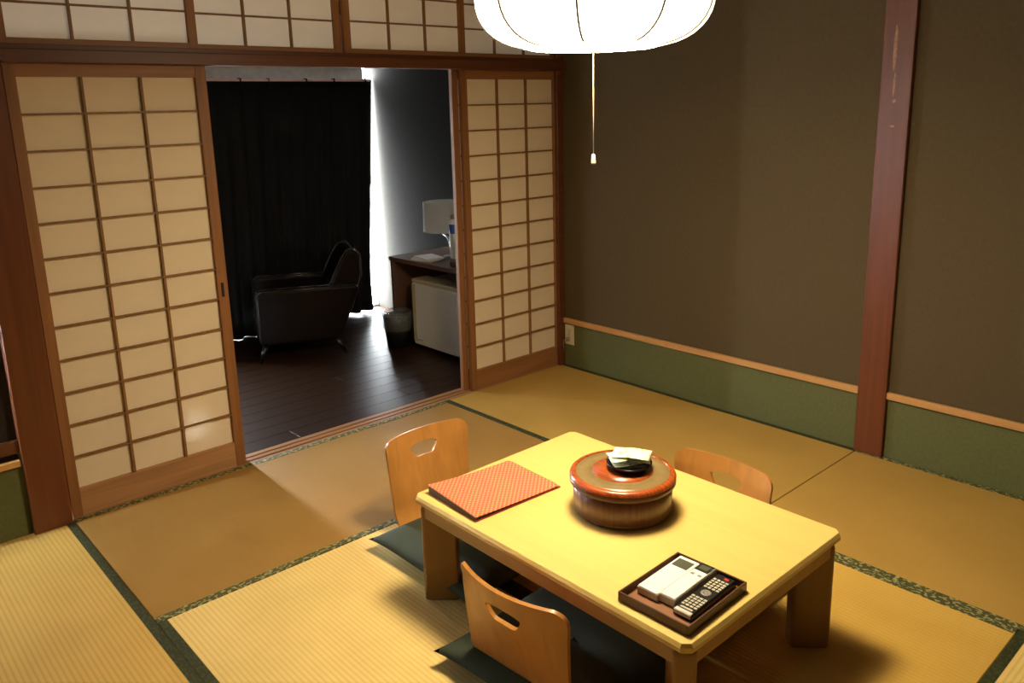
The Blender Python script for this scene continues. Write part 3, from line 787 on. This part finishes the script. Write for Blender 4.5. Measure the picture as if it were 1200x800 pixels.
# patterned folder
def foldermat():
    m, nt, b = nodes_of('red_folder_cloth')
    tc = coords(nt)
    sx = N(nt, 'ShaderNodeSeparateXYZ'); nt.links.new(tc, sx.inputs[0])
    def mth(op, a, b_=None, c_=None):
        n = N(nt, 'ShaderNodeMath', operation=op)
        for i, v in enumerate((a, b_, c_)):
            if v is None: continue
            if isinstance(v, (int, float)): n.inputs[i].default_value = v
            else: nt.links.new(v, n.inputs[i])
        return n.outputs[0]
    P = 2*PI/0.0165
    # rows of small tortoise-shell marks, every other row shifted by half
    u = mth('MULTIPLY', sx.outputs[0], P); v = mth('MULTIPLY', sx.outputs[1], P)
    f = mth('MULTIPLY', mth('COSINE', mth('MULTIPLY', mth('ADD', u, v), 0.5)), mth('COSINE', mth('MULTIPLY', mth('SUBTRACT', u, v), 0.5)))
    c = ramp(nt, mth('ABSOLUTE', f), (0.56, 0.135, 0.080), (0.74, 0.36, 0.17), 0.50, 0.70)
    nt.links.new(c, b.inputs['Base Color']); b.inputs['Roughness'].default_value = 0.6; b.inputs['Specular IOR Level'].default_value = 0.2
    return m
M_fold = foldermat(); M_foldedge = plain('folder_edge', (0.42, 0.07, 0.04), 0.6)
fd = thing('folder', 'red folder with a small pale all-over pattern lying on the table corner', 'folder', (-1.872, -1.520, TZ), math.radians(-3))
A, Bh = 0.163, 0.125
bm = bmesh.new(); bx(bm, -A, A+.006, -Bh, Bh-.003, 0.0005, 0.0045, 0.0012); obj('back_cover', bm, M_foldedge, fd)
bm = bmesh.new(); bx(bm, -A+.012, A-.006, -Bh+.006, Bh-.008, 0.0047, 0.0075); obj('pages', bm, M_black, fd)
bm = bmesh.new(); nn = 14; tv, bv = {}, {}
for i in range(nn+1):
    for j in range(nn+1):
        u, v = i/nn, j/nn
        z = 0.0085+0.017*(1-u)**2.2*(0.35+0.65*v)
        x, y = -A+2*A*u, -Bh+2*Bh*v
        # rounded outer corners
        if i == nn and j in (0, nn): x -= .006
        tv[i, j] = bm.verts.new((x, y, z+.0025)); bv[i, j] = bm.verts.new((x, y, z))
for i in range(nn):
    for j in range(nn):
        bm.faces.new((tv[i, j], tv[i+1, j], tv[i+1, j+1], tv[i, j+1])).smooth = True
        bm.faces.new((bv[i, j], bv[i, j+1], bv[i+1, j+1], bv[i+1, j])).smooth = True
for p in range(nn):
    for (a_, b_) in (((p, 0), (p+1, 0)), ((p+1, nn), (p, nn)), ((0, p+1), (0, p)), ((nn, p), (nn, p+1))):
        bm.faces.new((bv[a_], bv[b_], tv[b_], tv[a_]))
fc = obj('front_cover', bm, M_fold, fd); fc.data.set_sharp_from_angle(angle=math.radians(40))
bm = bmesh.new()
for k in range(nn):
    pass
prism(bm, [(-Bh+.002, 0.001), (Bh-.002, 0.001), (Bh-.002, 0.023), (-Bh+.002, 0.0125)], -A+.002, -A+.009, 'YZ')
obj('spine', bm, M_black, fd)['label'] = 'black inner spine'

# tray with three remotes
tx, ty = -1.914, -2.266
tr = thing('tray', 'shallow dark wooden tray holding the remotes at the table corner', 'tray', (tx, ty, TZ), 0.03)
ha, hb = 0.124, 0.101
bm = bmesh.new(); bx(bm, -ha+.005, ha-.005, -hb+.005, hb-.005, 0.0005, 0.006); obj('tray_floor', bm, M_trayf, tr)
for nm, a in (('tray_side', (-ha, ha, -hb, -hb+.005)), ('tray_side', (-ha, ha, hb-.005, hb)), ('tray_side', (-ha, -ha+.005, -hb+.005, hb-.005)), ('tray_side', (ha-.005, ha, -hb+.005, hb-.005))):
    bm = bmesh.new(); bx(bm, *a, 0.0005, 0.025, 0.0012); obj(nm, bm, M_trays, tr)
rg = 'remote controls in the wooden tray'
def remote(name, label, cx, cy, z, L, Wd, H, rz, body, sidem, tilt=0):
    t = thing(name, label, 'remote control', (cx, cy, z), rz, rg)
    t.rotation_euler = (0, tilt, rz)
    bm = bmesh.new(); bx(bm, -L/2, L/2, -Wd/2, Wd/2, 0, H-.003, 0.002, 2); obj('case', bm, sidem, t)
    bm = bmesh.new(); bx(bm, -L/2+.001, L/2-.001, -Wd/2+.001, Wd/2-.001, H-.006, H, 0.003, 2); obj('face_plate', bm, body, t)
    return t
zt = TZ+0.0065
r1 = remote('remote_control', 'white air conditioner remote with a grey display, wider and furthest left', -1.897, -2.213, zt, 0.185, 0.060, 0.022, 0.04, M_white, M_wside)
bm = bmesh.new(); bx(bm, 0.040, 0.078, -.022, .022, 0.0215, 0.0226, .0003); obj('display', bm, M_lcd, r1)['label'] = 'grey display'
bm = bmesh.new()
for x, y in ((0.012, -.012), (0.012, .012), (-.01, .0)): bx(bm, x-.006, x+.006, y-.005, y+.005, 0.0215, 0.0224, .0005)
obj('buttons', bm, M_white, r1)
r2 = remote('remote_control', 'narrow white remote with a dark display, in the middle of the three', -1.889, -2.265, zt+.0005, 0.181, 0.044, 0.024, 0.04, M_white, M_wside)
bm = bmesh.new(); bx(bm, 0.052, 0.089, -.019, .019, 0.0235, 0.0246, .0003); obj('display', bm, M_lcdd, r2)['label'] = 'dark display'
bm = bmesh.new(); bx(bm, 0.060, 0.080, -.012, .012, 0.0246, 0.0250); obj('display_window', bm, M_lcd, r2)
for y in (-.010, .010):
    bm = bmesh.new(); bx(bm, 0.028, 0.036, y-.005, y+.005, 0.0235, 0.0248, .0006); obj('button', bm, M_gkey, r2)
r3 = remote('remote_control', 'black television remote with many pale keys and a red button', -1.897, -2.319, zt, 0.196, 0.050, 0.016, 0.04, M_black, M_black)
bm = bmesh.new(); bx(bm, -0.0995, -0.086, -.023, .023, 0.004, 0.0168, .002); obj('silver_end', bm, M_fridge, r3)['label'] = 'silver end'
bm = bmesh.new(); bx(bm, -0.083, -0.077, -.016, .016, 0.0158, 0.0166); obj('name_strip', bm, M_key, r3)
bm = bmesh.new(); bx(bm, 0.080, 0.088, -.012, -.000, 0.0158, 0.0172, .0008); obj('power_button', bm, M_red, r3)['label'] = 'red power button'
bm = bmesh.new()
for i in range(5):
    for j in range(4):
        for (x0, dx) in ((-0.068, 0.0105), (0.026, 0.0105)):
            x, y = x0+i*dx, -0.0165+j*0.011
            if x < 0.078: bx(bm, x-.0032, x+.0032, y-.0040, y+.0040, 0.0155, 0.0172)
kp = obj('keypad', bm, M_key, r3); kp['label'] = 'rows of pale keys'; kp['kind'] = 'stuff'
bm = bmesh.new(); lathe(bm, [(0.013, 0.0158), (0.013, 0.0172), (0.007, 0.0172), (0.007, 0.0160)], 20, c=(0.002, 0, 0)); lathe(bm, [(0.005, 0.0158), (0.005, 0.0172)], 12, c=(0.002, 0, 0))
obj('direction_ring', bm, M_gkey, r3)

# ------------------------------------------------------------------ ceiling lamp
LX, LY, LZ = -1.664, -1.753, 1.674
lamp = thing('ceiling_lamp', 'large glowing white pumpkin-shaped lamp hanging over the table', 'lamp', (LX, LY, LZ))
NG = 9; PH = -yaw - PI/2 + math.radians(-13)          # ribs counted from the camera's right
LRm = 0.322
def lr(z):                                       # radius by height above the lamp's bottom
    h = 0.125
    t = (z-h)/h if z < h else (z-h)/0.135
    return 0.170+(LRm-0.170)*math.sqrt(max(0, 1-abs(t)**2.15))
zs = [0.0, 0.003, 0.009, 0.018, 0.03, 0.045, 0.062, 0.082, 0.103, 0.125, 0.15, 0.175, 0.20, 0.222, 0.24, 0.252, 0.258]
def gore():
    bm = bmesh.new(); n = 8; g = []
    for z in zs:
        r = lr(z); row = []
        for i in range(n+1):
            a = (i/n)*2*PI/NG
            rr = r*(1-0.018*(1-math.sin(PI*i/n)))
            row.append(bm.verts.new((rr*math.cos(a), rr*math.sin(a), z)))
        g.append(row)
    for a, b in zip(g[:-1], g[1:]):
        for i in range(n): bm.faces.new((a[i], a[i+1], b[i+1], b[i])).smooth = True
    return bm
M_shade = emit('glowing_lamp_fabric', (LAMP_COL[0], LAMP_COL[1], LAMP_COL[2]*1.0), SHADE_L)
M_disc = emit('glowing_diffuser', LAMP_COL, DISC_L)
M_rib = plain('pale_wire', (0.13, 0.12, 0.10), 0.7)
g0 = obj('shade_panel', gore(), M_shade, lamp); g0.rotation_euler = (0, 0, PH)
for k in range(1, NG): inst('shade_panel', g0, lamp, (0, 0, 0), (0, 0, PH+k*2*PI/NG))
bm = bmesh.new(); tube(bm, [(lr(z)*0.982+0.0025, 0, z) for z in zs], 0.0032, 6)
r0 = obj('rib', bm, M_rib, lamp); r0.rotation_euler = (0, 0, PH)
for k in range(1, NG): inst('rib', r0, lamp, (0, 0, 0), (0, 0, PH+k*2*PI/NG))
bm = bmesh.new(); lathe(bm, [(0.176, 0.004), (0.179, -0.001), (0.170, -0.004), (0.06, -0.005)], 64); obj('bottom_diffuser', bm, M_disc, lamp)
bm = bmesh.new(); lathe(bm, [(0.155, 0.256), (0.155, 0.266), (0.03, 0.275), (0.03, 0.30)], 48); obj('top_plate', bm, M_white, lamp)
bm = bmesh.new(); tube(bm, [(0, 0, 0.29), (0, 0, CH-LZ-0.03)], 0.004, 8); obj('suspension_cord', bm, M_white, lamp)
bm = bmesh.new(); lathe(bm, [(0.045, CH-LZ-0.03), (0.05, CH-LZ-0.001)], 24); obj('ceiling_rose', bm, M_white, lamp)
bm = bmesh.new(); tube(bm, [(0, 0, -0.003), (0, 0, -0.15), (0.0, 0, -0.289)], 0.0011, 6); obj('pull_cord', bm, M_cord, lamp)
bm = bmesh.new(); lathe(bm, [(0.0035, -0.288), (0.0045, -0.291), (0.0066, -0.309), (0.0066, -0.314), (0.004, -0.315)], 16); obj('pull_knob', bm, M_knob, lamp)['label'] = 'small ivory knob on the pull cord'
